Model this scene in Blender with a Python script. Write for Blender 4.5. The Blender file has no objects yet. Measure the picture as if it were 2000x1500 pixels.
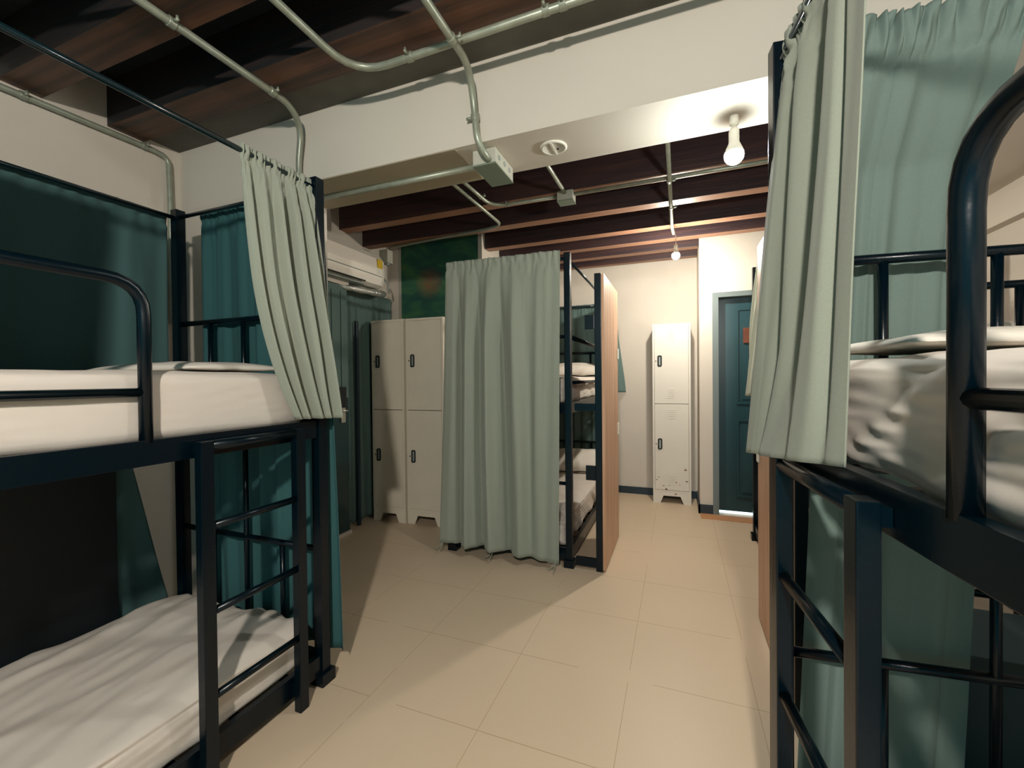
import bpy, bmesh, math, random
from mathutils import Vector, Matrix, noise
random.seed(7)
C = bpy.context.scene.collection
PI = math.pi
V = Vector

# ------------------------------------------------------------------ camera
H = 1.27
yaw, pit, rol, FPX = 0.3695, -0.01116, 0.00968, 838.8
fw = V((-math.sin(yaw)*math.cos(pit), math.cos(yaw)*math.cos(pit), math.sin(pit)))
rt = V((math.cos(yaw), math.sin(yaw), 0)); dn = fw.cross(rt)
r2 = rt*math.cos(rol)+dn*math.sin(rol); d2 = -rt*math.sin(rol)+dn*math.cos(rol)
cd = bpy.data.cameras.new('camera'); cam = bpy.data.objects.new('camera', cd); C.objects.link(cam)
M = Matrix((r2, -d2, -fw)).transposed().to_4x4(); M.translation = V((0, 0, H))
cam.matrix_world = M
cd.sensor_width = 36; cd.lens = FPX/2000*36; cd.clip_start = 0.02; cd.clip_end = 60
bpy.context.scene.camera = cam

# ------------------------------------------------------------------ light
sc = bpy.context.scene
sc.view_settings.view_transform = 'Standard'; sc.view_settings.look = 'None'
sc.view_settings.gamma = 1; sc.view_settings.use_curve_mapping = False
sc.view_settings.exposure = 1.45
w = bpy.data.worlds.new('world'); sc.world = w; w.use_nodes = True
w.node_tree.nodes['Background'].inputs[0].default_value = (0.03, 0.30, 0.38, 1)
w.node_tree.nodes['Background'].inputs[1].default_value = 0.45
BULB1, BULB2, BULB3 = 230, 670, 790     # emission of the three bulbs
COL1, COL2, COL3 = (0.95, 1.0, 0.95), (1.0, 0.92, 0.79), (1.0, 0.92, 0.82)

# ------------------------------------------------------------------ materials
def mat(name, col, rough=0.6, metal=0.0, spec=0.5, var=0.0, vscale=8, bump=0.0, bscale=60, emit=None, estr=0, col2=None, stretch=(1, 1, 1), sheen=0, coat=0):
    m = bpy.data.materials.new(name); m.use_nodes = True
    nt = m.node_tree; b = nt.nodes['Principled BSDF']
    b.inputs['Base Color'].default_value = (*col, 1); b.inputs['Roughness'].default_value = rough
    b.inputs['Metallic'].default_value = metal; b.inputs['Specular IOR Level'].default_value = spec
    if sheen: b.inputs['Sheen Weight'].default_value = sheen
    if coat: b.inputs['Coat Weight'].default_value = coat; b.inputs['Coat Roughness'].default_value = 0.15
    if var or bump:
        tc = nt.nodes.new('ShaderNodeTexCoord'); mp = nt.nodes.new('ShaderNodeMapping')
        mp.inputs['Scale'].default_value = stretch
        nt.links.new(tc.outputs['Object'], mp.inputs['Vector'])
    if var:
        n = nt.nodes.new('ShaderNodeTexNoise'); n.inputs['Scale'].default_value = vscale; n.inputs['Detail'].default_value = 5
        nt.links.new(mp.outputs[0], n.inputs['Vector'])
        mx = nt.nodes.new('ShaderNodeMix'); mx.data_type = 'RGBA'
        c2 = col2 if col2 else tuple(max(0, c*(1-var)) for c in col)
        mx.inputs[6].default_value = (*col, 1); mx.inputs[7].default_value = (*c2, 1)
        rp = nt.nodes.new('ShaderNodeMapRange'); rp.inputs[1].default_value = 0.35; rp.inputs[2].default_value = 0.65
        nt.links.new(n.outputs[0], rp.inputs[0]); nt.links.new(rp.outputs[0], mx.inputs[0])
        nt.links.new(mx.outputs[2], b.inputs['Base Color'])
    if bump:
        n2 = nt.nodes.new('ShaderNodeTexNoise'); n2.inputs['Scale'].default_value = bscale; n2.inputs['Detail'].default_value = 3
        nt.links.new(mp.outputs[0], n2.inputs['Vector'])
        bp = nt.nodes.new('ShaderNodeBump'); bp.inputs['Strength'].default_value = bump; bp.inputs['Distance'].default_value = 0.01
        nt.links.new(n2.outputs[0], bp.inputs['Height']); nt.links.new(bp.outputs[0], b.inputs['Normal'])
    if emit:
        b.inputs['Emission Color'].default_value = (*emit, 1); b.inputs['Emission Strength'].default_value = estr
    return m

CREAM = (0.66, 0.60, 0.52)
M_wall = mat('wall_plaster', CREAM, 0.75, var=0.05, vscale=2.5, bump=0.08, bscale=35)
M_beam = mat('beam_plaster', (0.66, 0.61, 0.53), 0.75, var=0.04, vscale=2, bump=0.06, bscale=30)
M_tan = mat('beam_tan_patch', (0.40, 0.35, 0.25), 0.8, var=0.1, vscale=4)
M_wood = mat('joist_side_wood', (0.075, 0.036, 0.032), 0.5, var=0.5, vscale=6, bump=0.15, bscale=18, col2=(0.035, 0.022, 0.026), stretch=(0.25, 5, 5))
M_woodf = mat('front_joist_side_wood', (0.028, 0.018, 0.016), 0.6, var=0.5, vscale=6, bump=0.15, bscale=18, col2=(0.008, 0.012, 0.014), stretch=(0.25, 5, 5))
M_woodb = mat('joist_lower_face_lit', (0.33, 0.165, 0.095), 0.5, var=0.5, vscale=6, bump=0.1, bscale=18, col2=(0.24, 0.115, 0.065), stretch=(0.25, 5, 5))
M_woodc = mat('front_joist_lower_face_lit', (0.125, 0.052, 0.026), 0.5, var=0.5, vscale=5, bump=0.15, bscale=18, col2=(0.035, 0.02, 0.014), stretch=(0.25, 5, 5))
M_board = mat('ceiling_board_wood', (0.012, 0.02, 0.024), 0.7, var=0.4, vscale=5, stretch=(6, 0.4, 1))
M_ledger = mat('ledger_paint', (0.13, 0.125, 0.105), 0.8, var=0.25, vscale=6)
M_black = mat('black_gloss_paint', (0.0002, 0.005, 0.009), 0.27, spec=0.32, bump=0.03, bscale=120)
M_rodm = mat('polished_rod', (0.004, 0.016, 0.022), 0.15)
M_cur = mat('sage_curtain_cloth', (0.29, 0.32, 0.26), 0.9, var=0.06, vscale=300, bump=0.12, bscale=500, sheen=0.2)
M_curd = mat('teal_curtain_cloth', (0.055, 0.125, 0.125), 0.9, var=0.08, vscale=300, bump=0.12, bscale=500)
M_curt = mat('grey_green_curtain_cloth', (0.115, 0.185, 0.17), 0.9, var=0.06, vscale=300, bump=0.12, bscale=500)
M_curr = mat('grey_sage_curtain_cloth', (0.16, 0.225, 0.20), 0.9, var=0.06, vscale=300, bump=0.12, bscale=500)
M_curl = mat('shaded_sage_curtain_cloth', (0.026, 0.10, 0.105), 0.9, var=0.06, vscale=300, bump=0.12, bscale=500)  # sage cloth with its shade put into a dark teal colour
M_curw = mat('lit_sage_curtain_cloth', (0.55, 0.58, 0.48), 0.9, var=0.05, vscale=300, bump=0.1, bscale=400)  # sage cloth whitened, the far bulb's light put into its colour
M_sheet = mat('white_bed_sheet', (0.67, 0.61, 0.545), 0.85, var=0.03, vscale=6, bump=0.15, bscale=14)
M_pillow = mat('white_pillow_case', (0.74, 0.69, 0.61), 0.85, bump=0.1, bscale=30)
M_cond = mat('galvanised_conduit', (0.36, 0.39, 0.31), 0.38, metal=0.35, var=0.2, vscale=20)
M_box = mat('painted_metal_box', (0.50, 0.50, 0.42), 0.5, var=0.08, vscale=10)
M_boxg = mat('green_grey_lid', (0.20, 0.25, 0.19), 0.5)
M_lock = mat('locker_enamel', (0.82, 0.75, 0.62), 0.42, var=0.06, vscale=4)
M_lockw = mat('locker_enamel_white', (0.74, 0.70, 0.62), 0.4, var=0.04, vscale=4)
M_rust = mat('rusty_patch', (0.20, 0.10, 0.06), 0.9, var=0.5, vscale=30)
M_dark = mat('dark_gap', (0.01, 0.014, 0.014), 0.8)
M_steel = mat('brushed_steel', (0.6, 0.6, 0.55), 0.28, metal=0.9)
M_grey = mat('grey_plastic', (0.30, 0.34, 0.33), 0.5)
M_ac = mat('air_conditioner_plastic', (0.86, 0.81, 0.72), 0.35)
M_acs = mat('air_conditioner_dark_grey', (0.25, 0.29, 0.27), 0.5)  # grey of the seam, flap and cable
M_yel = mat('yellow_sticker', (0.75, 0.5, 0.02), 0.5)
M_base = mat('navy_skirting_paint', (0.012, 0.03, 0.045), 0.35)
M_door = mat('teal_door_paint', (0.022, 0.07, 0.085), 0.35, var=0.1, vscale=4)
M_doorg = mat('dark_teal_gloss_door', (0.008, 0.04, 0.045), 0.2)
M_panel = mat('wood_laminate_panel', (0.62, 0.38, 0.24), 0.45, var=0.3, vscale=5, col2=(0.48, 0.26, 0.15), stretch=(4, 4, 0.35))
M_brown = mat('brown_door_sign', (0.20, 0.06, 0.03), 0.6, var=0.3, vscale=20)
M_white = mat('white_plastic', (0.75, 0.73, 0.64), 0.4)
M_foil = mat('silver_pipe_wrap', (0.55, 0.56, 0.52), 0.3, metal=0.7, bump=0.8, bscale=60)
M_bulb1 = mat('lit_bulb_near', (1, 1, 1), 0.4, emit=COL1, estr=BULB1)
M_bulb2 = mat('lit_bulb_far', (1, 1, 1), 0.4, emit=COL2, estr=BULB2)
M_bulb3 = mat('lit_bulb_front', (1, 1, 1), 0.4, emit=COL3, estr=BULB3)
M_glow = mat('daylight_gap', (0.7, 0.8, 0.8), 0.5, emit=(0.75, 0.95, 1.0), estr=1.0)

# floor: pale square tiles with thin seams
def floor_mat():
    m = bpy.data.materials.new('vinyl_floor_tiles'); m.use_nodes = True
    nt = m.node_tree; b = nt.nodes['Principled BSDF']; N = nt.nodes.new; L = nt.links.new
    geo = N('ShaderNodeNewGeometry'); sep = N('ShaderNodeSeparateXYZ'); L(geo.outputs['Position'], sep.inputs[0])
    def mth(op, a, bb=None):
        n = N('ShaderNodeMath'); n.operation = op
        for i, q in enumerate((a, bb)):
            if q is None: continue
            if isinstance(q, (int, float)): n.inputs[i].default_value = q
            else: L(q, n.inputs[i])
        return n.outputs[0]
    def line(co, off, pitch, wd):
        t = mth('DIVIDE', mth('SUBTRACT', co, off), pitch)
        fr = mth('SUBTRACT', t, mth('FLOOR', t))
        dd = mth('MINIMUM', fr, mth('SUBTRACT', 1.0, fr))
        return mth('LESS_THAN', dd, wd/pitch)
    lx = line(sep.outputs[0], -0.203, 0.482, 0.0014); ly = line(sep.outputs[1], 1.387, 0.462, 0.0018)
    ln = mth('MAXIMUM', lx, ly)
    n1 = N('ShaderNodeTexNoise'); n1.inputs['Scale'].default_value = 1.7; n1.inputs['Detail'].default_value = 4; L(geo.outputs['Position'], n1.inputs['Vector'])
    brk = mth('MULTIPLY', ln, mth('GREATER_THAN', n1.outputs[0], 0.42))
    mx = N('ShaderNodeMix'); mx.data_type = 'RGBA'; mx.inputs[6].default_value = (0.67, 0.54, 0.395, 1); mx.inputs[7].default_value = (0.61, 0.475, 0.335, 1)
    L(n1.outputs[0], mx.inputs[0])
    m2 = N('ShaderNodeMix'); m2.data_type = 'RGBA'; m2.inputs[7].default_value = (0.34, 0.22, 0.11, 1)
    L(mth('MULTIPLY', brk, 0.6), m2.inputs[0]); L(mx.outputs[2], m2.inputs[6]); L(m2.outputs[2], b.inputs['Base Color'])
    b.inputs['Roughness'].default_value = 0.42; b.inputs['Specular IOR Level'].default_value = 0.35
    return m
M_floor = floor_mat()

# mural: dark green painting with loose patches
def mural_mat():
    m = bpy.data.materials.new('green_mural_paint'); m.use_nodes = True
    nt = m.node_tree; b = nt.nodes['Principled BSDF']; N = nt.nodes.new; L = nt.links.new
    tc = N('ShaderNodeTexCoord'); mp = N('ShaderNodeMapping'); mp.inputs['Scale'].default_value = (1.2, 1, 2.4); L(tc.outputs['Object'], mp.inputs[0])
    n = N('ShaderNodeTexNoise'); n.inputs['Scale'].default_value = 2.6; n.inputs['Detail'].default_value = 6; n.inputs['Distortion'].default_value = 0.8; L(mp.outputs[0], n.inputs['Vector'])
    r = N('ShaderNodeValToRGB'); e = r.color_ramp.elements
    e[0].position = 0.3; e[0].color = (0.010, 0.075, 0.065, 1); e[1].position = 0.72; e[1].color = (0.13, 0.20, 0.05, 1)
    for p, c in ((0.45, (0.02, 0.11, 0.07, 1)), (0.58, (0.05, 0.17, 0.07, 1))):
        x = e.new(p); x.color = c
    L(n.outputs[0], r.inputs[0])
    # one reddish flower patch
    vm = N('ShaderNodeVectorMath'); vm.operation = 'DISTANCE'; vm.inputs[1].default_value = (-2.27, 3.65, 2.22); L(tc.outputs['Object'], vm.inputs[0])
    mr = N('ShaderNodeMapRange'); mr.inputs[1].default_value = 0.17; mr.inputs[2].default_value = 0.04; L(vm.outputs['Value'], mr.inputs[0])
    n3 = N('ShaderNodeTexNoise'); n3.inputs['Scale'].default_value = 25; L(tc.outputs['Object'], n3.inputs['Vector'])
    mu = N('ShaderNodeMath'); mu.operation = 'MULTIPLY'; L(mr.outputs[0], mu.inputs[0]); L(n3.outputs[0], mu.inputs[1])
    mx = N('ShaderNodeMix'); mx.data_type = 'RGBA'; mx.inputs[7].default_value = (0.30, 0.08, 0.05, 1); L(mu.outputs[0], mx.inputs[0]); L(r.outputs[0], mx.inputs[6])
    L(mx.outputs[2], b.inputs['Base Color']); b.inputs['Roughness'].default_value = 0.75
    return m
M_mural = mural_mat()

# ------------------------------------------------------------------ mesh helpers
def obj(name, bm, m, parent=None, smooth=False, mods=()):
    me = bpy.data.meshes.new(name); bm.normal_update(); bm.to_mesh(me); bm.free()
    o = bpy.data.objects.new(name, me); C.objects.link(o); me.materials.append(m)
    if smooth:
        for p in me.polygons: p.use_smooth = True
    if parent: o.parent = parent
    for md in mods:
        k = o.modifiers.new(md[0], md[0])
        for a, b in md[1].items(): setattr(k, a, b)
    return o
def tag(o, label, cat, group=None, kind=None):
    if label: o['label'] = label
    if cat: o['category'] = cat
    if group: o['group'] = group
    if kind: o['kind'] = kind
    return o
def empty(name, label, cat, loc, rz=0, group=None):
    o = bpy.data.objects.new(name, None); C.objects.link(o); o.location = loc; o.rotation_euler = (0, 0, rz)
    o.empty_display_size = 0.1
    return tag(o, label, cat, group)
def box(bm, x0, x1, y0, y1, z0, z1):
    x0, x1 = min(x0, x1), max(x0, x1); y0, y1 = min(y0, y1), max(y0, y1)
    vs = [bm.verts.new(p) for p in ((x0,y0,z0),(x1,y0,z0),(x1,y1,z0),(x0,y1,z0),(x0,y0,z1),(x1,y0,z1),(x1,y1,z1),(x0,y1,z1))]
    for f in ((0,3,2,1),(4,5,6,7),(0,1,5,4),(1,2,6,5),(2,3,7,6),(3,0,4,7)): bm.faces.new([vs[i] for i in f])
    return vs
def bx(*a, bev=0):
    bm = bmesh.new(); box(bm, *a)
    if bev: bmesh.ops.bevel(bm, geom=bm.edges[:], offset=bev, segments=2, profile=0.7, affect='EDGES')
    return bm
def struct(name, bm, m, parent=None, **k):
    o = obj(name, bm, m, parent, **k)
    if not parent: o['kind'] = 'structure'
    return o
def prism(bm, poly, z0, z1, axis='z'):
    def P(a, b, c): return {'z': (a, b, c), 'y': (a, c, b), 'x': (c, a, b)}[axis]
    lo = [bm.verts.new(P(a, b, z0)) for a, b in poly]; hi = [bm.verts.new(P(a, b, z1)) for a, b in poly]
    n = len(poly); bm.faces.new(lo); bm.faces.new(hi)
    for i in range(n): bm.faces.new((lo[i], lo[(i+1) % n], hi[(i+1) % n], hi[i]))
    bmesh.ops.recalc_face_normals(bm, faces=bm.faces[:])
def fillet(pts, r, n=6):
    pts = [V(p) for p in pts]; out = [pts[0]]
    for i in range(1, len(pts)-1):
        a = (pts[i-1]-pts[i]); b = (pts[i+1]-pts[i]); rr = min(r, a.length*0.49, b.length*0.49)
        A = pts[i]+a.normalized()*rr; B = pts[i]+b.normalized()*rr
        for k in range(n+1):
            t = k/n; out.append(A*(1-t)**2+pts[i]*2*t*(1-t)+B*t*t)
    out.append(pts[-1]); return out
def tube(bm, pts, r, seg=12, rf=None):
    pts = [V(p) for p in pts]; n = len(pts); rings = []
    t0 = (pts[1]-pts[0]).normalized(); up = V((0, 0, 1)) if abs(t0.z) < 0.9 else V((1, 0, 0))
    nx = t0.cross(up).normalized()
    for i, p in enumerate(pts):
        if i == 0: t = pts[1]-pts[0]
        elif i == n-1: t = pts[-1]-pts[-2]
        else: t = (pts[i+1]-pts[i]).normalized()+(pts[i]-pts[i-1]).normalized()
        t.normalize(); nx = (nx-t*nx.dot(t)).normalized(); ny = t.cross(nx)
        rr = r if rf is None else r*rf(i/(n-1))
        rings.append([bm.verts.new(p+nx*math.cos(2*PI*k/seg)*rr+ny*math.sin(2*PI*k/seg)*rr) for k in range(seg)])
    for a, b in zip(rings, rings[1:]):
        for k in range(seg): bm.faces.new((a[k], a[(k+1) % seg], b[(k+1) % seg], b[k]))
    bm.faces.new(rings[0][::-1]); bm.faces.new(rings[-1])
def tb(pts, r, seg=12, fr=0):
    bm = bmesh.new(); tube(bm, fillet(pts, fr) if fr else pts, r, seg); return bm
def lathe(bm, prof, cx=0, cy=0, cz=0, seg=24):
    rings = []
    for r, z in prof: rings.append([bm.verts.new((cx+r*math.cos(2*PI*k/seg), cy+r*math.sin(2*PI*k/seg), cz+z)) for k in range(seg)])
    for a, b in zip(rings, rings[1:]):
        for k in range(seg): bm.faces.new((a[k], a[(k+1) % seg], b[(k+1) % seg], b[k]))
    bm.faces.new(rings[0]); bm.faces.new(rings[-1])
    bmesh.ops.recalc_face_normals(bm, faces=bm.faces[:])

# ------------------------------------------------------------------ room shell
XL, XR, YF = -2.70, 2.00, 4.88         # left wall, right wall, far wall
BY0, BY1, BZ = 1.65, 1.952, 2.267      # plaster beam
CZ = 2.80
struct('floor', bx(XL-0.1, XR+0.1, -2.2, YF+0.1, -0.06, 0), M_floor)
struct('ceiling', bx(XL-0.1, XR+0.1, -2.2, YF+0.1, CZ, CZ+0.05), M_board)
struct('wall_left', bx(XL-0.12, XL, -2.2, YF+0.12, 0, CZ), M_wall)
struct('wall_right', bx(XR, XR+0.12, -2.2, YF+0.12, 0, CZ), M_wall)
struct('wall_far', bx(-1.70, 0.185, YF, YF+0.12, 0, CZ), M_wall)
# projecting wall with the panelled door
bm = bmesh.new(); box(bm, 0.185, 0.335, 4.37, YF+0.12, 0, CZ); box(bm, 1.17, XR, 4.37, YF+0.12, 0, CZ); box(bm, 0.335, 1.17, 4.37, YF+0.12, 2.03, CZ)
struct('wall_door_side', bm, M_wall)
# block at left carrying the mural, and its side
struct('wall_mural', bx(XL, -1.74, 3.65, 3.70, 0, CZ), M_mural)
struct('wall_inner', bx(XL, -1.70, 3.70, YF+0.12, 0, CZ), M_wall)
struct('trim_9', bx(-1.74, -1.70, 3.645, 3.70, 0, CZ), M_wall)
struct('trim_8', bx(XL, -2.60, 3.60, 3.65, 1.60, CZ), M_wall)
# beam and stub wall behind the left bunk
bm = bmesh.new(); prism(bm, [(BY0, BZ), (BY1, BZ), (BY1, CZ), (BY0, CZ)], XL, XR, 'x')
struct('wall_beam', bm, M_beam)
struct('wall_stub', bx(XL, -1.90, BY0, BY1, 0, BZ), M_wall)
struct('trim_1', bx(-1.88, -0.895, BY0+0.002, BY1-0.002, BZ-0.004, BZ+0.002), M_tan)
# right side soffit and moulding
struct('trim_2', bx(1.39, XR, BY1, 4.37, 2.50, CZ), M_wall)
struct('trim_3', bx(1.93, XR, BY1, 4.37, 2.24, 2.41), M_wall)
# skirting
struct('baseboard_far', bx(-1.70, 0.185, YF-0.015, YF, 0, 0.075), M_base)
bm = bmesh.new(); box(bm, 0.17, 0.325, 4.355, 4.37, 0, 0.085); box(bm, 0.17, 0.185, 4.355, YF-0.015, 0, 0.085)
struct('baseboard_door_side', bm, M_base)
# joists
jn = 0
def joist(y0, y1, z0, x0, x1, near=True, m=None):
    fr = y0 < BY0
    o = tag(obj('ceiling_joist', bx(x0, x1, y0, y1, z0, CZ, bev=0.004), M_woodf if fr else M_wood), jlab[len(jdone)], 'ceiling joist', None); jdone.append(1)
    o.data.materials.append(M_woodc if fr else M_woodb)      # the underside is coloured lighter, standing in for light bounced off the floor
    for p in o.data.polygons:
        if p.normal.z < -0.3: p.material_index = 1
jlab = ['dark wooden ceiling joist nearest the viewer, crossing above the front bunks',
        'wooden ceiling joist crossing above the guard rails of the front bunks',
        'wooden ceiling joist ending at the left wall above the black curtain rod',
        'reddish brown ceiling joist running right along the cream beam in the front area',
        'first dark joist tucked just behind the cream beam',
        'thick dark joist behind the cream beam carrying the small square junction box',
        'joist in the far area whose left end stops above the air conditioner',
        'dark joist in the far area that starts at the corner of the green mural',
        'orange lit joist in the far area just before the far hanging bulb',
        'second last reddish joist beside the far hanging bulb',
        'last reddish joist against the far cream wall']
jdone = []
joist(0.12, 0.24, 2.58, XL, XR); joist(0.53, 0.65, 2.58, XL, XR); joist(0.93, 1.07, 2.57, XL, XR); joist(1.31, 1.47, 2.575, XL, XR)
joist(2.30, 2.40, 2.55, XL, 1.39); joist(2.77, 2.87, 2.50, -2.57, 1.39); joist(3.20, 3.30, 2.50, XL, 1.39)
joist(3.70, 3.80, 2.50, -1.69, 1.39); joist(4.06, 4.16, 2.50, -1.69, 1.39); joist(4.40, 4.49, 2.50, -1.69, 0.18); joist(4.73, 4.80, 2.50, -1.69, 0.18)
struct('trim_4', bx(XL, XR, 1.47, BY0, 2.605, CZ), M_ledger)

# ------------------------------------------------------------------ conduits
def conduit(pts, r, label, fr=0.1, clips=(), parent=None):
    t = empty('conduit_pipe', label, 'conduit pipe', pts[0])
    o = V(pts[0]); pts = [V(p)-o for p in pts]
    fp = fillet(pts, fr)
    bm = bmesh.new(); tube(bm, fp, r, 12); obj('pipe', bm, M_cond, t, smooth=True)
    for (p, d, up) in clips:      # saddle clips: ring round the pipe and a lug with a screw
        p = V(p)-o; d = V(d).normalized(); up = V(up).normalized(); s = d.cross(up)
        bm = bmesh.new(); tube(bm, [p-d*0.012, p-d*0.01, p+d*0.01, p+d*0.012], r*1.28, 12)
        tube(bm, [p+s*r*1.2, p+s*r*1.2+s*0.022], 0.006, 6)
        tube(bm, [p+s*(r*1.2+0.016), p+s*(r*1.2+0.016)+up*0.013], 0.005, 6)
        obj('clip', bm, M_cond, t, smooth=True)
    return t
P3 = lambda *a: a
conduit([(-1.70, -1.2, 2.545), (-1.66, 1.50, 2.545), (-1.72, 1.61, 2.50), (-1.76, 1.625, 2.33), (-1.74, 1.63, 2.20)], 0.0145, 'long galvanised pipe under the ceiling bending down the beam behind the gathered left curtain', 0.13,
        clips=[((-1.668, 1.0, 2.545), (0, 1, 0), (0, 0, 1)), ((-1.66, 1.40, 2.545), (0, 1, 0), (0, 0, 1))])
conduit([(-1.26, -1.2, 2.545), (-1.25, 1.455, 2.545), (1.9, 1.43, 2.545)], 0.0145, 'galvanised pipe turning sharply to run right beneath the reddish front joist', 0.17,
        clips=[((-0.98, 1.452, 2.545), (1, 0, 0), (0, 0, 1)), ((-0.42, 1.446, 2.545), (1, 0, 0), (0, 0, 1)), ((-0.36, 1.446, 2.545), (1, 0, 0), (0, 0, 1))])
conduit([(-0.765, -1.2, 2.515), (-0.765, 1.53, 2.515), (-0.785, 1.62, 2.42), (-0.775, 1.625, 2.27), (-0.76, 1.66, 2.225), (-0.755, 1.695, 2.215)], 0.0145, 'galvanised pipe dropping down the cream beam face into the switch box', 0.08,
        clips=[((-0.765, 1.40, 2.515), (0, 1, 0), (0, 0, 1)), ((-0.782, 1.625, 2.36), (0, 0, 1), (0, 1, 0))])
conduit([(-2.675, -0.6, 2.50), (-2.675, 1.50, 2.545), (-2.672, 1.575, 2.53), (-2.672, 1.58, 2.30), (-2.672, 1.58, 1.6)], 0.0135, 'dark pipe along the top of the left wall turning down in the corner', 0.09,
        clips=[((-2.675, 1.0, 2.535), (0, 1, 0), (0, 0, 1)), ((-2.675, 1.46, 2.545), (0, 1, 0), (0, 0, 1))])
conduit([(-1.90, 1.80, 2.250), (-0.86, 1.80, 2.250)], 0.0135, 'pipe running left along the beam underside from the switch box', 0.02)
conduit([(-1.30, 1.98, 2.485), (-1.29, 3.13, 2.485), (-1.42, 3.18, 2.485), (-2.44, 3.28, 2.485)], 0.012, 'pipe turning back left beneath the joists toward the air conditioner', 0.07)
conduit([(-1.235, 1.98, 2.485), (-1.215, 2.78, 2.485), (-0.745, 2.80, 2.485)], 0.012, 'short bent pipe reaching the small square ceiling junction box from the left', 0.13,
        clips=[((-1.10, 2.787, 2.485), (1, 0, 0), (0, 0, 1)), ((-1.22, 2.6, 2.485), (0, 1, 0), (0, 0, 1))])
conduit([(-0.69, 1.98, 2.485), (-0.685, 2.76, 2.485)], 0.012, 'straight short pipe running from the beam to the small ceiling junction box', 0.02)
conduit([(-0.63, 2.80, 2.485), (1.3, 2.79, 2.485)], 0.012, 'pipe running right from the small ceiling junction box past the near bulb', 0.02)
t = conduit([(-0.045, 1.98, 2.46), (-0.04, 3.66, 2.46), (-0.03, 3.78, 2.45)], 0.012, 'straight pipe beneath the far joists leading to the far hanging bulb', 0.05,
        clips=[((-0.045, 2.78, 2.46), (0, 1, 0), (0, 0, 1)), ((-0.04, 3.22, 2.46), (0, 1, 0), (0, 0, 1))])

# switch box on the beam edge
t = empty('switch_box', 'pale metal box with dark green lid at the beam edge where the bent pipe ends', 'junction box', (-0.78, 1.80, 2.17))
bm = bx(-0.052, 0.056, -0.10, 0.11, 0.034, 0.096, bev=0.004); obj('box_body', bm, M_box, t)
obj('lid', bx(-0.053, 0.057, -0.101, 0.111, 0.027, 0.0335, bev=0.002), M_boxg, t)
for y in (-0.06, 0, 0.06):
    bm = bmesh.new(); tube(bm, [(0.0565, y, 0.066), (0.059, y, 0.066)], 0.011, 14); obj('knockout', bm, M_grey, t)
# round outlet
t = empty('round_ceiling_socket', 'round white two-part cover plate on the beam underside', 'ceiling socket', (-0.495, 1.80, BZ))
bm = bmesh.new(); lathe(bm, [(0.058, -0.001), (0.058, -0.005), (0.053, -0.009), (0.047, -0.0095), (0.045, -0.006), (0.001, -0.006)]); obj('plate', bm, M_white, t, smooth=True)
obj('cover_bar', bx(-0.005, 0.005, -0.05, 0.05, -0.011, -0.0062, bev=0.002), M_white, t)
bm = bmesh.new(); tube(bm, [(0.016, 0.01, -0.006), (0.016, 0.01, -0.009)], 0.005, 10); obj('screw', bm, M_dark, t)
# small ceiling junction box
t = empty('ceiling_junction_box', 'small square metal junction box under the joists where three pipes meet', 'junction box', (-0.685, 2.80, 2.452))
obj('box_body', bx(-0.052, 0.052, -0.045, 0.045, -0.012, 0.048, bev=0.003), M_box, t)
obj('lid', bx(-0.054, 0.054, -0.047, 0.047, -0.018, -0.0125, bev=0.002), M_boxg, t)

# ------------------------------------------------------------------ lamps
def bulb(loc, top, m, label, sc_=1.0, cord_r=0.004, rose=True, dome=0.57):
    t = empty('hanging_bulb', label, 'light bulb', loc)
    d = top-loc[2]
    bm = bmesh.new(); pr = []
    for k in range(13):
        a = -PI/2+PI*k/12*dome; pr.append((max(0.001, 0.033*math.cos(a))*sc_, 0.033*math.sin(a)*sc_))
    lathe(bm, pr, seg=20); obj('glass_bulb', bm, m, t, smooth=True)
    bm = bmesh.new(); lathe(bm, [(rr*sc_, zz*sc_) for rr, zz in (((0.0328, 0.0075), (0.031, 0.0155)) if dome < 0.6 else ((0.029, 0.0175), (0.025, 0.027)))]+[(0.018*sc_, 0.045*sc_), (0.0175*sc_, 0.05*sc_), (0.0175*sc_, 0.085*sc_), (0.012*sc_, 0.098*sc_)], seg=16); obj('lamp_holder', bm, M_white, t, smooth=True)
    if d > 0.11:
        obj('cord', tb([(0, 0, 0.095*sc_), (0, 0, d-0.004)], cord_r, 8), M_white, t)
    if rose:
        bm = bmesh.new(); lathe(bm, [(0.008, d-0.04), (0.016, d-0.034), (0.018, d-0.003)], seg=18); obj('ceiling_rose', bm, M_white, t, smooth=True)
    return t
bulb((0.203, 1.85, 2.118), BZ, M_bulb1, 'large bright white bulb on the underside of the cream beam', 1.05, 0.006)
bulb((-0.014, 3.80, 2.275), 2.45, M_bulb2, 'small bright bulb hanging on a cord before the far wall', 0.95, 0.004, rose=False, dome=0.66)
bulb((0.05, -0.95, 2.20), 2.515, M_bulb3, 'bare bulb over the aisle behind the viewer', 1.6, 0.005, rose=False, dome=0.66)

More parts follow.
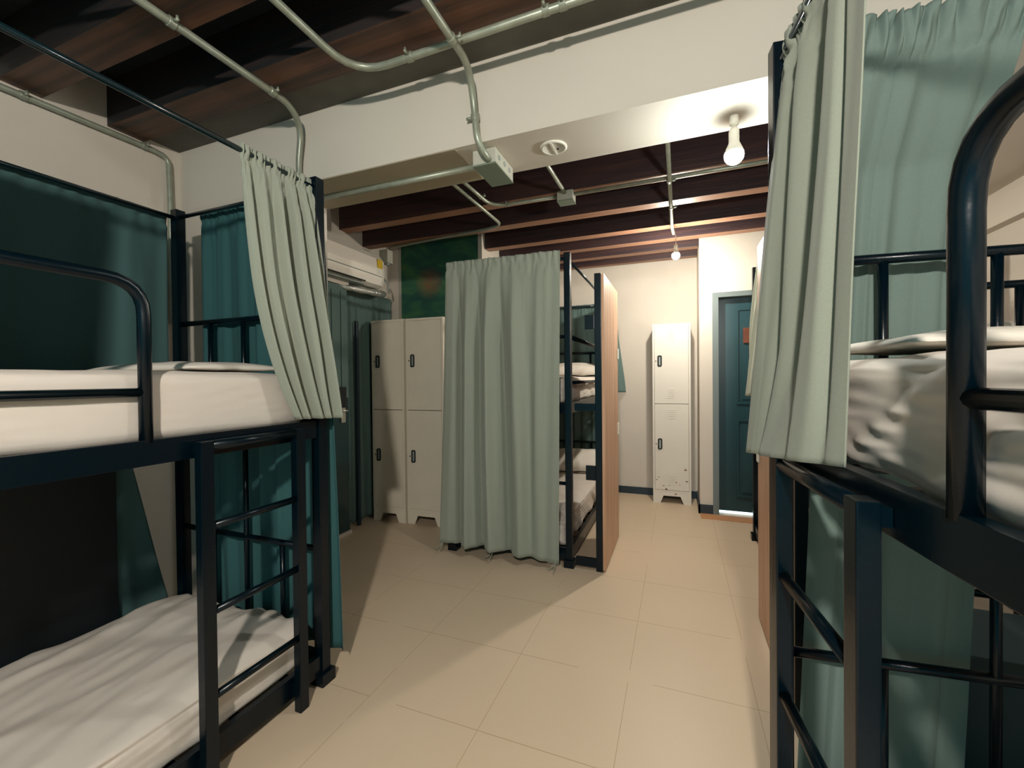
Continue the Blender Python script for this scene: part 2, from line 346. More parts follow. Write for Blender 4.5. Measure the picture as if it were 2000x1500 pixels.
# ------------------------------------------------------------------ bunk beds
W, Lb = 0.885, 1.95
RZ = 2.075
def bunk(label, loc, rz, sx, sv, ladder=True, guard=(0.63, 1.95), topends=True, lowguard=False, rods=('side', 'end', 'wall', 'near'), back=False):
    """local x: 0 at the aisle side, W*sx at the wall side; local y: 0 at the seen end, Lb*sv at the other end"""
    t = empty('bunk_bed', label, 'bunk bed', loc, rz)
    X = lambda a: a*sx
    Y = lambda a: a*sv
    p = 0.022
    for (a, b) in ((0, 0), (W, 0), (0, Lb), (W, Lb)):
        bm = bx(X(a)-p, X(a)+p, Y(b)-p, Y(b)+p, 0.0, 2.115, bev=0.003)
        box(bm, X(a)-p*1.6, X(a)+p*1.6, Y(b)-p*1.6, Y(b)+p*1.6, 0.0, 0.05)
        obj('post', bm, M_black, t)
    for z0, z1, lb in ((1.035, 1.108, 'upper'), (0.045, 0.125, 'lower')):
        for a in (0, W):
            s = 1 if a == 0 else -1
            bm = bx(X(a)-0.013, X(a)+0.013, Y(p), Y(Lb-p), z0, z1, bev=0.002)
            box(bm, X(a+s*0.012), X(a+s*0.045), Y(p), Y(Lb-p), z0+0.012, z0+0.018)
            obj('side_rail', bm, M_black, t)
        for b in (0, Lb):
            obj('end_rail', bx(X(p), X(W-p), Y(b)-0.013, Y(b)+0.013, z0, z1, bev=0.002), M_black, t)
        for k in range(9):
            y = 0.12+k*0.21
            obj('slat', bx(X(0.02), X(W-0.02), Y(y)-0.012, Y(y)+0.012, z0+0.019, z0+0.034), M_black, t)
    # end grilles: upper and lower
    for b in (0, Lb):
        for zt, zb in ((1.555, 1.10), (0.56, 0.12)):
            obj('grille_rail', tb([(X(p), Y(b), zt), (X(W-p), Y(b), zt)], 0.0125, 12), M_black, t, smooth=True)
            for k in (1, 2, 3):
                top = zt if not (zt < 1 and k == 2) else 1.04
                obj('grille_bar', tb([(X(W*k/4), Y(b), zb), (X(W*k/4), Y(b), top-0.005)], 0.011, 10), M_black, t, smooth=True)
    # guard rail
    g0, g1 = guard
    end = Y(g1 if g1 < Lb else Lb-p)
    z0 = 1.10
    pts = [(X(0.0), Y(g0), z0), (X(0.0), Y(g0), 1.555), (X(0.0), end, 1.555)]
    if g0 <= 0.05: pts = [(X(0), Y(p), 1.555), (X(0), end, 1.555), (X(0), end, z0)]
    obj('guard_rail', tb(pts, 0.0165, 16, fr=0.095), M_black, t, smooth=True)
    gs = g0 if g0 > 0.05 else p
    obj('guard_rail_bar', tb([(X(0), Y(gs), 1.243), (X(0), end, 1.243)], 0.0125, 12), M_black, t, smooth=True)
    # wall-side guard
    if back: obj('guard_rail_back', tb([(X(W), Y(p), 1.50), (X(W), Y(Lb-p), 1.50)], 0.011, 12), M_black, t, smooth=True)
    # curtain rods
    if 'side' in rods: obj('curtain_rod', tb([(X(0.0), Y(p), RZ), (X(0.0), Y(Lb-p), RZ-0.01)], 0.0095, 12), M_rodm, t, smooth=True)
    if 'end' in rods: obj('curtain_rod', tb([(X(p), 0, RZ+0.005), (X(W-p), 0, RZ+0.005)], 0.0095, 12), M_rodm, t, smooth=True)
    if 'wall' in rods: obj('curtain_rod', tb([(X(W), Y(p), RZ), (X(W), Y(Lb-p), RZ)], 0.0095, 12), M_rodm, t, smooth=True)
    if 'near' in rods: obj('curtain_rod', tb([(X(p), Y(Lb), RZ), (X(W-p), Y(Lb), RZ)], 0.0095, 12), M_rodm, t, smooth=True)
    if ladder:
        lx = -0.045
        l = obj('ladder', tb([(X(lx), Y(0.15), 1.072), (X(lx), Y(0.50), 1.072)], 0.016, 12), M_black, t, smooth=True)
        for yy in (0.15, 0.50):
            bm = bx(X(lx)-0.016, X(lx)+0.016, Y(yy)-0.02, Y(yy)+0.02, 0.0, 1.088, bev=0.003)
            box(bm, X(lx)-0.015, X(0.0)-0.014*sx, Y(yy)-0.015, Y(yy)+0.015, 1.05, 1.08)
            box(bm, X(lx)-0.015, X(0.0)-0.014*sx, Y(yy)-0.015, Y(yy)+0.015, 0.06, 0.10)
            obj('ladder_post', bm, M_black, l)
        for zz in (0.283, 0.551, 0.82):
            obj('ladder_rung', tb([(X(lx), Y(0.165), zz), (X(lx), Y(0.485), zz)], 0.0125, 12), M_black, l, smooth=True)
    return t

def mattress(label, bunkpos, rz, sx, sv, z0, th, seed, over=0.0, w0=0.03, w1=None, y0=0.035, y1=None, wr=0.012, group=None, dirn=(1, 0.35), swr=None):
    swr = wr if swr is None else swr
    w1 = w1 or W-0.03; y1 = y1 or Lb-0.04
    e = empty('mattress', label, 'mattress', bunkpos, rz, group)
    nx, ny, nz = 44, 88, 8
    bm = bmesh.new()
    # unfolded cover: go over the top and down the two long sides and ends (superellipse block)
    def P(u, v):
        return u, v
    bmb = bmesh.new()
    box(bmb, 0, w1-w0, 0, y1-y0, 0, th)
    bmesh.ops.subdivide_edges(bmb, edges=bmb.edges[:], cuts=5, use_grid_fill=True)
    bmesh.ops.subdivide_edges(bmb, edges=bmb.edges[:], cuts=2, use_grid_fill=True)
    R = 0.055
    cx, cy = (w1-w0), (y1-y0)
    for v in bmb.verts:
        x, y, z = v.co
        # redistribute toward edges for crisp rounding
        q = V((min(max(x, R), cx-R), min(max(y, R), cy-R), min(max(z, R*0.7), th-R*0.7)))
        dlt = v.co-q
        if dlt.length > 1e-6:
            f = V((dlt.x/R, dlt.y/R, dlt.z/(R*0.7)))
            m = max(abs(f.x), abs(f.y), abs(f.z)); 
            if f.length > 1e-6:
                f = f.normalized()*m
            v.co = q+V((f.x*R, f.y*R, f.z*R*0.7))
    bmesh.ops.smooth_vert(bmb, verts=bmb.verts[:], factor=0.2, use_axis_x=True, use_axis_y=True, use_axis_z=True)
    for v in bmb.verts:
        v.co.x = (v.co.x+w0)*sx; v.co.y = (v.co.y+y0)*sv; v.co.z += z0
    if sx*sv < 0: bmesh.ops.reverse_faces(bmb, faces=bmb.faces[:])
    bmesh.ops.subdivide_edges(bmb, edges=bmb.edges[:], cuts=1, use_grid_fill=True)
    bmb.normal_update()
    dx, dy = dirn
    disp = []
    for v in bmb.verts:
        x, y, z = v.co; top = z > z0+th-0.02
        a = (x*dx+y*dy); b = (-x*dy+y*dx)
        if top:
            n1 = noise.noise(V((b*5.5+seed, a*1.2, seed*1.7))); n2 = noise.noise(V((b*15+seed*3, a*2.2, 4.0)))
            s = (max(0, 1-abs(n1)*5)*0.8+max(0, 1-abs(n2)*5)*0.45)*wr+noise.noise(V((x*2.5, y*2.5, seed)))*0.006
        else:
            q = y*4.0+z*7+seed; s = max(0, 1-abs(noise.noise(V((q, x*3, z*1.5))))*4)*swr-max(0, 1-abs(noise.noise(V((q*2.1, seed, z*2))))*4)*swr*0.5
        disp.append(v.normal*s)
    for v, s in zip(bmb.verts, disp): 
        if v.co.z > z0+0.01: v.co += s
    obj('fitted_sheet', bmb, M_sheet, e, smooth=True, mods=[('SUBSURF', dict(levels=1, render_levels=1))])
    return e

def pillow(label, loc, rz, sx_, sy_, sz_, seed, tilt=0, group=None):
    bm = bmesh.new(); bmesh.ops.create_grid(bm, x_segments=28, y_segments=20, size=0.5)
    top = [v for v in bm.verts]
    def h(u, v):
        e = max(0, (1-abs(2*u)**3.2))*max(0, (1-abs(2*v)**3.2)); return e**0.45
    bm.free(); bm = bmesh.new(); G = {}
    nu, nv = 28, 20
    for s in (1, -1):
        for i in range(nu+1):
            for j in range(nv+1):
                if s == -1 and (i in (0, nu) or j in (0, nv)): G[(s, i, j)] = G[(1, i, j)]; continue
                u = i/nu-0.5; v = j/nv-0.5
                k = 1+0.06*abs(4*u*v)*2
                z = s*h(u, v)*0.5*(1 if s > 0 else 0.35)+noise.noise(V((u*5+seed, v*5, s)))*0.07*h(u, v)
                G[(s, i, j)] = bm.verts.new((u*sx_*k, v*sy_*k, z*sz_))
    for s in (1, -1):
        for i in range(nu):
            for j in range(nv):
                f = [G[(s, i, j)], G[(s, i+1, j)], G[(s, i+1, j+1)], G[(s, i, j+1)]]
                bm.faces.new(f if s > 0 else f[::-1])
    o = obj('pillow', bm, M_pillow, smooth=True); o.location = loc; o.rotation_euler = (tilt, 0, rz)
    return tag(o, label, 'pillow', group)

def curtain(name, label, cat, A, B, Cc, D, n, amp, nrm, m, seed=0, head=0.05, bamp=None, nu=150, nv=60, mid=None, ragged=0.0, thick=0.0025, freq2=2.3, group=None, warp=0.12, ties=(), hem=True, cinch=0.5, valleys=(), ruff=0.006, vfade=0.0):
    """cloth hanging from the line A-B down to Cc-D, with n folds; nrm is the outward direction"""
    A, B, Cc, D = V(A), V(B), V(Cc), V(D); nrm = V(nrm).normalized()
    bm = bmesh.new(); G = []
    bamp = bamp if bamp is not None else amp*1.25
    org = (A+B)/2; org.z = min(Cc.z, D.z)
    H_ = max(0.2, ((A+B)/2-(Cc+D)/2).length)
    for j in range(nv+1):
        tt = (j/nv)**1.12
        row = []
        for i in range(nu+1):
            s = i/nu
            dx = warp/n*math.sin(2*PI*(1.3*s+seed*0.37)+tt*1.3)
            ss = min(1, max(0, s+dx*math.sin(PI*s)))
            top = A.lerp(B, ss); bot = Cc.lerp(D, ss)
            p = top.lerp(bot, tt)
            if mid:
                mm = mid(ss, tt); p += V(mm)
            am = amp+(bamp-amp)*tt
            env = min(1, (tt*H_)/0.25+0.25)
            ph = 2*PI*n*s
            loc = 0.75+0.5*noise.noise(V((s*n*0.7+seed, 0.3, seed)))
            f = math.sin(ph+1.5*noise.noise(V((s*3+seed*2.1, tt*1.3, 1.1))))
            f = math.copysign(abs(f)**0.8, f)
            f2 = math.sin(freq2*ph+seed+tt*2)*0.22+noise.noise(V((s*n*1.4+seed, tt*2.2, 7.7)))*0.55
            off = am*env*loc*(f+f2)
            for (v0, v1, vw, vd) in valleys:
                vc = v0+(v1-v0)*tt; off -= vd*min(1, tt*3.5)*(1-vfade*max(0, (tt-0.75)/0.25))*math.exp(-((s-vc)/vw)**2)
            hz = tt*H_
            if hz < 0.14:
                k = (1-hz/0.14)
                off += ruff*k*math.sin(ph*3.4+noise.noise(V((s*20, tt*30, seed)))*3)+ruff*0.8*noise.noise(V((s*n*6+tt*40, tt*25, seed)))
                cz = math.exp(-((hz-head)/0.012)**2)
                off = off*(1-cinch*cz)-ruff*1.2*cz
            p = p+nrm*off
            p.z += 0.004*noise.noise(V((s*n*4, seed, 2)))*(1 if j == 0 else 0)
            if j > nv-4: p.z += ragged*noise.noise(V((s*n*0.9+seed, 3, 1)))*(j-(nv-4))/4
            row.append(bm.verts.new(p-org))
        G.append(row)
    for j in range(nv):
        for i in range(nu): bm.faces.new((G[j][i], G[j][i+1], G[j+1][i+1], G[j+1][i]))
    o = obj(name, bm, m, smooth=True, mods=[('SOLIDIFY', dict(thickness=thick, offset=0))]); o.location = org
    tag(o, label, cat, group)
    for (s, l) in ties:
        b = Cc.lerp(D, s)-org
        bm = bmesh.new()
        for q in (-1, 1):
            pts = [b+V((0, 0, 0.02)), b+V((0.004*q, 0.004, -0.01)), b+V((0.012*q-0.01, -0.02, -b.z+0.004 if False else -0.035)), b+V((0.03*q-0.02, -0.05-0.02*q, -0.04))]
            pts = [V((p.x, p.y, max(p.z, 0.004-org.z))) for p in pts]
            tube(bm, fillet(pts, 0.02, 4), 0.0028, 6)
        obj('tie_cord', bm, m, o, smooth=True)
    return o

# --- left bunk (aisle side x=-1.41, seen end y=1.39, runs toward and past the viewer)
LB = (-1.41, 1.39, 0)
bunk('black metal bunk bed at the left with a gathered sage curtain at its far corner', LB, 0, -1, -1)
mattress('white sheeted mattress on the upper berth of the left bunk bed', (LB[0], LB[1], 0), 0, -1, -1, 1.09, 0.215, 3.1, wr=0.005, w0=0.02)
mattress('white creased mattress on the lower berth of the left bunk bed, striped with ladder shadows', (LB[0], LB[1], 0), 0, -1, -1, 0.10, 0.165, 9.4, wr=0.024, w0=0.025, dirn=(-0.3, 0.95), swr=0.012)
pillow('flat white pillow at the far end of the left upper mattress', (-1.80, 1.13, 1.318), 0, 0.55, 0.36, 0.06, 2)
# --- right bunk
RB = (0.247, 1.285, 0); RR = math.radians(6.0)
def rloc(x, y, z=0):     # local to world for the right bunk
    c, s = math.cos(RR), math.sin(RR); return (RB[0]+x*c-y*s, RB[1]+x*s+y*c, z)
bunk('black metal bunk bed close at the right with a large curved guard rail', RB, RR, 1, -1)
mattress('white sheeted mattress on the upper berth of the near right bunk bed', RB, RR, 1, -1, 1.09, 0.21, 5.2, wr=0.012, w0=0.035, swr=0.022)
mattress('mattress on the lower berth of the near right bunk bed, behind its black ladder', RB, RR, 1, -1, 0.10, 0.165, 6.6)
pillow('flat white pillow at the far end of the near right upper mattress', rloc(0.38, -0.22, 1.325), RR, 0.58, 0.34, 0.06, 4)
# --- centre bunk
CB = (-0.69, 2.835, 0)
bunk('black metal bunk bed in the middle of the room, closed off by a sage curtain', CB, 0, -1, 1, ladder=False, guard=(0.0, 1.35))
mattress('white mattress on the upper berth of the middle bunk bed', CB, 0, -1, 1, 1.09, 0.19, 1.2, wr=0.01)
mattress('rumpled white mattress on the lower berth of the middle bunk bed', CB, 0, -1, 1, 0.10, 0.20, 2.7, wr=0.02)
pillow('white pillow on the upper berth of the middle bunk bed', (-1.02, 4.52, 1.35), 0.3, 0.5, 0.34, 0.16, 8, tilt=0.2)
pillow('plump white pillow at the head of the middle lower berth', (-0.98, 4.45, 0.40), 0.1, 0.55, 0.36, 0.2, 5, tilt=0.32)
# --- far right bunk
FB = (0.56, 1.84, 0)
bunk('black metal bunk bed behind the near right one, standing before the panelled door', FB, 0, 1, 1, ladder=False, guard=(0.0, 1.35), back=True, rods=('side',))
mattress('white mattress on the upper berth of the bunk behind the near right one', FB, 0, 1, 1, 1.09, 0.20, 7.9, wr=0.01)
mattress('white mattress on the lower berth of the bunk behind the near right one', FB, 0, 1, 1, 0.10, 0.20, 4.4, wr=0.014)
pillow('thick white pillow seen through the right upper grille', (1.17, 2.12, 1.36), 0.05, 0.46, 0.34, 0.2, 9)

# --- curtains
curtain('side_curtain', 'sage curtain gathered on the rod at the far corner of the left bunk', 'curtain',
        (-1.405, 1.055, 2.098), (-1.405, 1.362, 2.100), (-1.37, 1.15, 1.125), (-1.335, 1.44, 1.115), 5, 0.022, (1, -0.1, 0), M_cur, seed=1.3, bamp=0.04,
        mid=lambda s, t: (0.0, 0.05*(1-s)*max(0, (t-0.4)/0.6)**2*1.6-0.02*math.sin(PI*t)*(1-s), 0), nu=170, nv=70)
curtain('end_curtain', 'sage curtain, coloured dark teal for its shade, closing the far end of the left bunk, full height', 'curtain',
        (-2.19, 1.432, 2.10), (-1.415, 1.432, 2.10), (-2.19, 1.44, 0.13), (-1.36, 1.45, 0.10), 7, 0.012, (0, -1, 0), M_curl, seed=4.1, bamp=0.02, nu=200)
curtain('wall_curtain', 'dark teal curtain along the wall side of the upper left berth', 'curtain',
        (-2.33, -0.5, 2.095), (-2.33, 1.36, 2.095), (-2.335, -0.5, 1.30), (-2.335, 1.36, 1.30), 9, 0.006, (1, 0, 0), M_curd, seed=2.2, nu=240)
curtain('lower_curtain', 'dark green curtain edge hanging against the wall behind the lower left berth', 'curtain',
        (-2.37, -0.5, 1.02), (-2.37, 1.19, 1.02), (-2.37, -0.5, 0.2), (-2.37, 1.36, 0.2), 8, 0.008, (1, 0, 0), M_curd, seed=6.2, nu=200)
curtain('side_curtain', 'sage curtain gathered on the aisle rod of the left bunk beside the viewer', 'curtain',
        (-1.405, -0.42, 2.098), (-1.405, 0.34, 2.098), (-1.38, -0.40, 1.125), (-1.36, 0.25, 1.12), 8, 0.02, (1, 0, 0), M_cur, seed=3.3, bamp=0.035)
curtain('bed_curtain', 'wide sage curtain drawn across the front of the middle bunk bed', 'curtain',
        (-1.565, 2.742, 2.118), (-0.718, 2.742, 2.112), (-1.635, 2.73, 0.085), (-0.738, 2.73, 0.055), 5, 0.009, (0, -1, 0), M_cur, seed=0.4, bamp=0.014, nu=300, nv=80, ragged=0.025,
        valleys=((0.10, 0.17, 0.024, 0.05), (0.29, 0.375, 0.034, 0.06), (0.50, 0.575, 0.032, 0.062), (0.40, 0.47, 0.032, -0.045), (0.19, 0.265, 0.03, -0.035), (0.60, 0.69, 0.05, -0.035), (0.66, 0.78, 0.05, 0.02), (0.85, 0.87, 0.04, 0.012)),
        ties=((0.02, 1), (0.46, 1), (0.97, 1)))
e0 = rloc(0.13, 0.045); e1 = rloc(0.50, 0.045); e2 = rloc(0.045, 0.05); e3 = rloc(0.40, 0.05)
curtain('end_curtain', 'grey green curtain at the far end of the near right bunk, behind its black grille', 'curtain',
        (e0[0], e0[1], 2.115), (e1[0], e1[1], 2.135), (e2[0], e2[1], 0.04), (e3[0], e3[1], 0.04), 3, 0.008, (0.1, -1, 0), M_curr, seed=5.5, bamp=0.012, nu=260, nv=130, head=0.11, ruff=0.011,
        mid=lambda s, t: (-0.05*s*math.sin(PI*min(1, t*1.6)), -0.085*max(0, 1-(t/0.16)**2), 0), valleys=((0.35, 0.45, 0.05, 0.012), (0.75, 0.7, 0.07, 0.015)))
s0 = rloc(-0.0, -0.035); s1 = rloc(-0.0, -0.42); s2 = (0.182, 1.345); s3 = (0.258, 0.88)
curtain('side_curtain', 'large sage curtain gathered on the aisle rod of the near right bunk', 'curtain',
        (s0[0], s0[1], 2.10), (s1[0], s1[1], 2.10), (s2[0], s2[1], 1.062), (s3[0], s3[1], 1.115), 3, 0.012, (-1, 0, 0), M_cur, seed=8.8, bamp=0.010, vfade=0.85, nu=240, nv=80,
        valleys=((0.25, 0.32, 0.07, 0.03), (0.55, 0.46, 0.09, 0.05), (0.80, 0.88, 0.03, 0.03)),
        mid=lambda s, t: (-0.032*math.sin(PI*s)*t*t, 0, 0))
curtain('end_curtain', 'grey curtain at the far end of the middle bunk, seen between its posts', 'curtain',
        (-1.55, 4.825, 2.10), (-0.72, 4.825, 2.10), (-1.55, 4.83, 0.3), (-0.72, 4.83, 0.3), 8, 0.012, (0, -1, 0), M_curt, seed=9.1, nu=160)
curtain('side_curtain', 'pale sage curtain hanging past the wooden screen of the middle bunk', 'curtain',
        (-0.66, 4.30, 2.08), (-0.64, 4.62, 2.08), (-0.56, 4.35, 1.13), (-0.55, 4.70, 1.12), 4, 0.025, (1, 0, 0), M_curt, seed=2.9, nu=100)
curtain('side_curtain', 'sage curtain edge, coloured pale for the bulb light, beside the panelled door, on the bunk behind the near right one', 'curtain',
        (0.52, 2.95, 2.10), (0.50, 3.25, 2.10), (0.415, 2.95, 1.16), (0.43, 3.25, 1.14), 3, 0.02, (-1, 0, 0), M_curw, seed=7.1, nu=100)
curtain('window_curtain', 'teal curtain hanging on the left wall beneath the air conditioner', 'curtain',
        (-2.655, 2.87, 2.07), (-2.655, 3.56, 2.07), (-2.66, 2.90, 0.03), (-2.66, 3.56, 0.03), 7, 0.016, (1, 0, 0), M_curt, seed=3.7, nu=160)

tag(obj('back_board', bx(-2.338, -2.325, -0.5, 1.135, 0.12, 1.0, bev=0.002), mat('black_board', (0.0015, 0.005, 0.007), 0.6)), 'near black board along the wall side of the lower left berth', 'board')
# dark box beyond the right bunk
t = empty('storage_box', 'dark teal storage box on the floor beyond the near right bunk', 'storage box', (0.86, 1.55, 0))
MB = mat('dark_teal_box', (0.008, 0.03, 0.035), 0.5)
obj('box_body', bx(-0.25, 0.25, -0.13, 0.15, 0.0, 0.525, bev=0.012), MB, t)
obj('lid', bx(-0.257, 0.257, -0.137, 0.157, 0.526, 0.565, bev=0.01), MB, t)
obj('latch', bx(-0.215, -0.185, -0.145, -0.1375, 0.49, 0.545, bev=0.003), M_steel, t)
# --- wooden screens beside the two further bunks
def screen(label, x, y0, y1, s, reach):
    """frame at x; s: +1 when the bunk lies toward -x"""
    t = empty('privacy_screen', label, 'privacy screen', (x, y0, 0))
    for yy in (0.0,):
        obj('frame_post', bx(-0.022, 0.022, -0.022, 0.022, 0.0, 1.955, bev=0.003), M_black, t)
    obj('frame_post', bx(-0.018, 0.018, y1-y0-0.03, y1-y0, 0.0, 1.94, bev=0.003), M_black, t)
    obj('wood_panel', bx(0.0225*s, 0.0405*s, -0.02, y1-y0, 0.012, 1.95, bev=0.002), M_panel, t)
    for z in (1.055, 0.025):
        obj('cross_bar', bx(-0.0225*s, -reach*s, -0.018, 0.018, z, z+0.05, bev=0.002), M_black, t)
    for z in (1.59, 0.60):
        obj('bracket', bx(-0.0225*s, -0.085*s, -0.026, -0.006, z, z+0.095, bev=0.003), M_black, t)
    obj('bracket', bx(0.041*s, 0.05*s, y1-y0-0.05, y1-y0-0.01, 1.42, 1.50, bev=0.002), M_white, t)
    obj('bracket', bx(0.041*s, 0.05*s, y1-y0-0.05, y1-y0-0.01, 0.83, 0.92, bev=0.002), M_white, t)
    return t
screen('upright wooden panel in a black frame beside the middle bunk bed', -0.487, 2.835, 3.48, 1, 0.16)
screen('upright wooden panel in a black frame beside the bunk behind the near right one', 0.428, 1.90, 2.56, -1, 0.108)

# ------------------------------------------------------------------ lockers
def locker(label, x0, x1, y0, y1, rz, m, worn=False):
    t = empty('locker', label, 'locker', ((x0+x1)/2, y0, 0), rz)
    w = (x1-x0)/2; d = y1-y0; Ht = 1.812
    bm = bmesh.new()
    box(bm, -w, -w+0.018, 0, d, 0.115, Ht); box(bm, w-0.018, w, 0, d, 0.115, Ht)
    box(bm, -w+0.018, w-0.018, 0, d, Ht-0.02, Ht); box(bm, -w+0.018, w-0.018, 0, d, 0.115, 0.135)
    box(bm, -w+0.018, w-0.018, d-0.01, d, 0.135, Ht-0.02); box(bm, -w+0.018, w-0.018, 0.02, d-0.01, 1.0, 1.015)
    obj('cabinet_body', bm, m, t)
    # plinth with cut-out
    bm = bmesh.new()
    q = [(-w, 0), (-w+0.07, 0), (-w+0.10, 0.075), (w-0.10, 0.075), (w-0.07, 0), (w, 0), (w, 0.115), (-w, 0.115)]
    prism(bm, q, 0.002, 0.014, 'y')
    box(bm, -w, -w+0.012, 0.014, d, 0.0, 0.115); box(bm, w-0.012, w, 0.014, d, 0.0, 0.115)
    obj('plinth', bm, m, t)
    for z0, z1 in ((0.137, 1.003), (1.009, 1.790)):
        dr = obj('door', bx(-w+0.02, w-0.02, -0.004, 0.012, z0, z1, bev=0.0025), m, t)
        bm = bmesh.new()
        for zc in (z0+0.10, z1-0.10):
            for k in range(5):
                zz = zc+(k-2)*0.021
                box(bm, -0.03, 0.03, -0.0075, -0.0038, zz, zz+0.0045); box(bm, -0.03, 0.03, -0.006, -0.0036, zz-0.004, zz)
        obj('louvre', bm, m, dr)
        zc = 1.44 if z0 > 1 else 0.60
        bm = bmesh.new()
        ring = fillet([(-w+0.055, -0.007, zc-0.05), (-w+0.055, -0.007, zc+0.05), (-w+0.085, -0.007, zc+0.05), (-w+0.085, -0.007, zc-0.05), (-w+0.055, -0.007, zc-0.05)], 0.01, 3)
        tube(bm, ring, 0.0065, 8); obj('handle', bm, M_dark, dr, smooth=True)
        obj('handle_recess', bx(-w+0.058, -w+0.082, -0.0065, -0.0042, zc-0.045, zc+0.045), M_grey, dr)
        bm = bmesh.new(); tube(bm, [(-w+0.033, -0.004, zc), (-w+0.033, -0.0075, zc)], 0.0055, 10); obj('keyhole', bm, M_dark, dr)
    if worn:
        bm = bmesh.new(); random.seed(3)
        for k in range(14):
            x = -w+0.03+random.random()*2*(w-0.03); z = 0.09+random.random()*0.16
            if k > 9: z = 0.20+random.random()*0.2
            r = 0.004+random.random()*0.008
            poly = [(x+r*(1+0.5*random.random())*math.cos(a), z+r*0.5*(1+0.6*random.random())*math.sin(a)) for a in [i*PI/4 for i in range(8)]]
            prism(bm, poly, -0.0052, -0.0041, 'y') if z > 0.14 else prism(bm, poly, 0.0005, 0.0019, 'y')
        obj('rust_spot', bm, M_rust, t, )['kind'] = 'stuff'
    return t
locker('tall cream two-door locker farther left, next to the teal curtain', -2.60, -2.262, 3.19, 3.60, 0.03, M_lock)
locker('tall cream two-door locker beside the hanging sage curtain of the middle bunk', -2.245, -1.875, 3.21, 3.60, 0.03, M_lock)
locker('tall white two-door locker with scuffed bottom, alone against the far wall', -0.245, 0.115, 4.60, 4.86, 0, M_lockw, True)
# dark board beside the left locker
tag(obj('dark_board', bx(-2.632, -2.607, 3.0, 3.03, 0.0, 1.79, bev=0.003), M_base), 'narrow dark board standing between teal curtain and lockers', 'board')

# ------------------------------------------------------------------ doors
# far panelled door
t = struct('door_1', bx(0.345, 1.16, 4.455, 4.49, 0.022, 2.0, bev=0.002), M_door)
for z0, z1 in ((1.02, 1.90), (0.16, 0.88)):
    for xa, xb in ((0.50, 0.78), (0.85, 1.10)):
        bm = bmesh.new()
        # raised moulding: frame of four bars and raised field
        for a in ((xa, xb, z0, z0+0.018), (xa, xb, z1-0.018, z1), (xa, xa+0.018, z0+0.018, z1-0.018), (xb-0.018, xb, z0+0.018, z1-0.018)):
            box(bm, a[0], a[1], 4.443, 4.456, a[2], a[3])
        box(bm, xa+0.045, xb-0.045, 4.446, 4.456, z0+0.045, z1-0.045)
        obj('door_panel', bm, M_door, t)
bm = bmesh.new(); box(bm, 0.335, 0.345, 4.3525, 4.49, 0, 2.0); box(bm, 1.16, 1.17, 4.3525, 4.49, 0, 2.0); box(bm, 0.335, 1.17, 4.3695, 4.49, 2.0005, 2.0295)
box(bm, 0.295, 0.3345, 4.352, 4.369, 0, 2.0); box(bm, 0.295, 1.21, 4.352, 4.369, 2.0005, 2.045); box(bm, 1.1705, 1.21, 4.352, 4.369, 0, 2.0)
struct('trim_5', bm, mat('grey_door_frame', (0.16, 0.20, 0.20), 0.5))
struct('trim_6', bx(0.345, 1.16, 4.46, 4.50, 0.0, 0.018), M_glow)
tag(obj('door_sign', bx(0.555, 0.70, 4.428, 4.442, 1.58, 1.72, bev=0.003), M_brown), 'small brown sign fixed high on the panelled teal door', 'sign')
struct('trim_7', bx(0.185, 1.30, 4.20, 4.355, 0.0, 0.004), mat('orange_threshold', (0.55, 0.27, 0.12), 0.5))
# left door with lever handle (grooved upper half)
bm = bx(-2.60, -2.56, 2.00, 2.835, 0.03, 2.05, bev=0.002)
for k in range(8):
    box(bm, -2.562, -2.553, 2.06+k*0.1, 2.06+k*0.1+0.045, 1.16, 2.0)
t = struct('door_2', bm, M_curt)
obj('door_lower_panel', bx(-2.5605, -2.552, 2.03, 2.83, 0.035, 1.13), M_doorg, t, )
obj('lock_plate', bx(-2.5515, -2.545, 2.70, 2.80, 1.02, 1.22), M_dark, t)
h = obj('handle_plate', bx(-2.5515, -2.541, 2.735, 2.785, 0.93, 1.05, bev=0.002), M_steel, t)
obj('lever', tb([(-2.541, 2.765, 1.028), (-2.50, 2.765, 1.028), (-2.50, 2.66, 1.03)], 0.009, 10, fr=0.015), M_steel, h, smooth=True)
bm = bmesh.new(); box(bm, -2.60, -2.545, 2.0, 2.845, 0.0, 0.029); box(bm, XL, -2.61, 1.96, 2.85, 0.0, 2.1); box(bm, -2.61, -2.55, 1.96, 2.0, 0, 2.1); box(bm, -2.61, -2.55, 1.96, 2.85, 2.055, 2.1)
struct('trim_10', bm, M_wall)

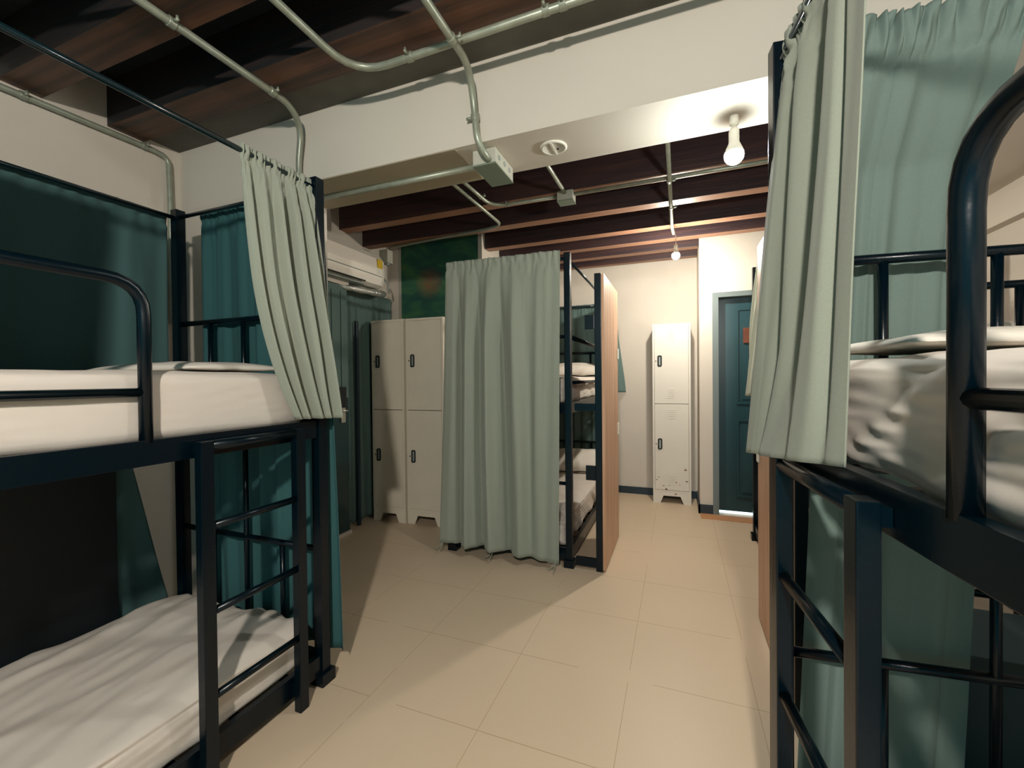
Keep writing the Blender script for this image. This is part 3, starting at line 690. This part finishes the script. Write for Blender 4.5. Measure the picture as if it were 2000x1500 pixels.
# ------------------------------------------------------------------ air conditioner
t = empty('air_conditioner', 'white wall air conditioner with yellow sticker above the left door', 'air conditioner', (XL, 2.30, 2.10))
prof = [(0.0, 0.0), (0.16, 0.0), (0.215, 0.02), (0.235, 0.07), (0.245, 0.14), (0.235, 0.24), (0.19, 0.295), (0.12, 0.31), (0.0, 0.31)]
bm = bmesh.new()
n = 16; rows = []
for i in range(n+1):
    f = i/n; y = f*0.93
    k = 1.0 if f < 0.93 else 1-0.10*((f-0.93)/0.07)**2
    rows.append([bm.verts.new((a*k, y, b)) for a, b in prof])
for a, b in zip(rows, rows[1:]):
    for k in range(len(prof)-1): bm.faces.new((a[k], b[k], b[k+1], a[k+1]))
bm.faces.new(rows[0]); bm.faces.new(rows[-1][::-1]); bmesh.ops.recalc_face_normals(bm, faces=bm.faces[:])
obj('casing', bm, M_ac, t)
obj('front_seam', bx(0.2405, 0.2455, 0.02, 0.86, 0.088, 0.093), M_acs, t)
obj('air_flap', bx(0.10, 0.222, 0.03, 0.66, -0.014, -0.003, bev=0.003), M_acs, t)
obj('flap_gap', bx(0.222, 0.2335, 0.03, 0.66, 0.013, 0.021), M_dark, t)
obj('sticker', bx(0.2405, 0.2475, 0.80, 0.865, 0.16, 0.235), M_yel, t)
obj('sticker', bx(0.2405, 0.2468, 0.80, 0.865, 0.11, 0.155), M_white, t)
# wrapped pipe, isolator box and cable by the air conditioner
bm = bmesh.new(); tube(bm, fillet([(-2.60, 2.72, 2.048), (-2.52, 3.0, 2.045), (-2.50, 3.25, 2.05), (-2.62, 3.36, 2.10)], 0.1, 5), 0.028, 12, rf=lambda f: 1+0.12*math.sin(f*60))
tag(obj('insulated_pipe', bm, M_foil, smooth=True), 'silver wrapped pipe slung beneath the right end of the air conditioner', 'pipe')
t = empty('isolator_box', 'small grey isolator box with cable on the wall right of the air conditioner', 'junction box', (-2.52, 3.30, 2.40))
obj('box_body', bx(-0.04, 0.05, -0.04, 0.04, -0.05, 0.07, bev=0.004), M_box, t)
bm = bmesh.new(); lathe(bm, [(0.016, -0.068), (0.02, -0.062), (0.02, -0.05)], 0.02, 0, 0); obj('cable_gland', bm, M_grey, t)
obj('cable', tb([(-0.03, -0.02, -0.05), (-0.05, -0.02, -0.14), (0.0, -0.03, -0.20), (0.04, -0.03, -0.24), (0.05, -0.02, -0.33)], 0.008, 8, fr=0.05), M_acs, t, smooth=True)
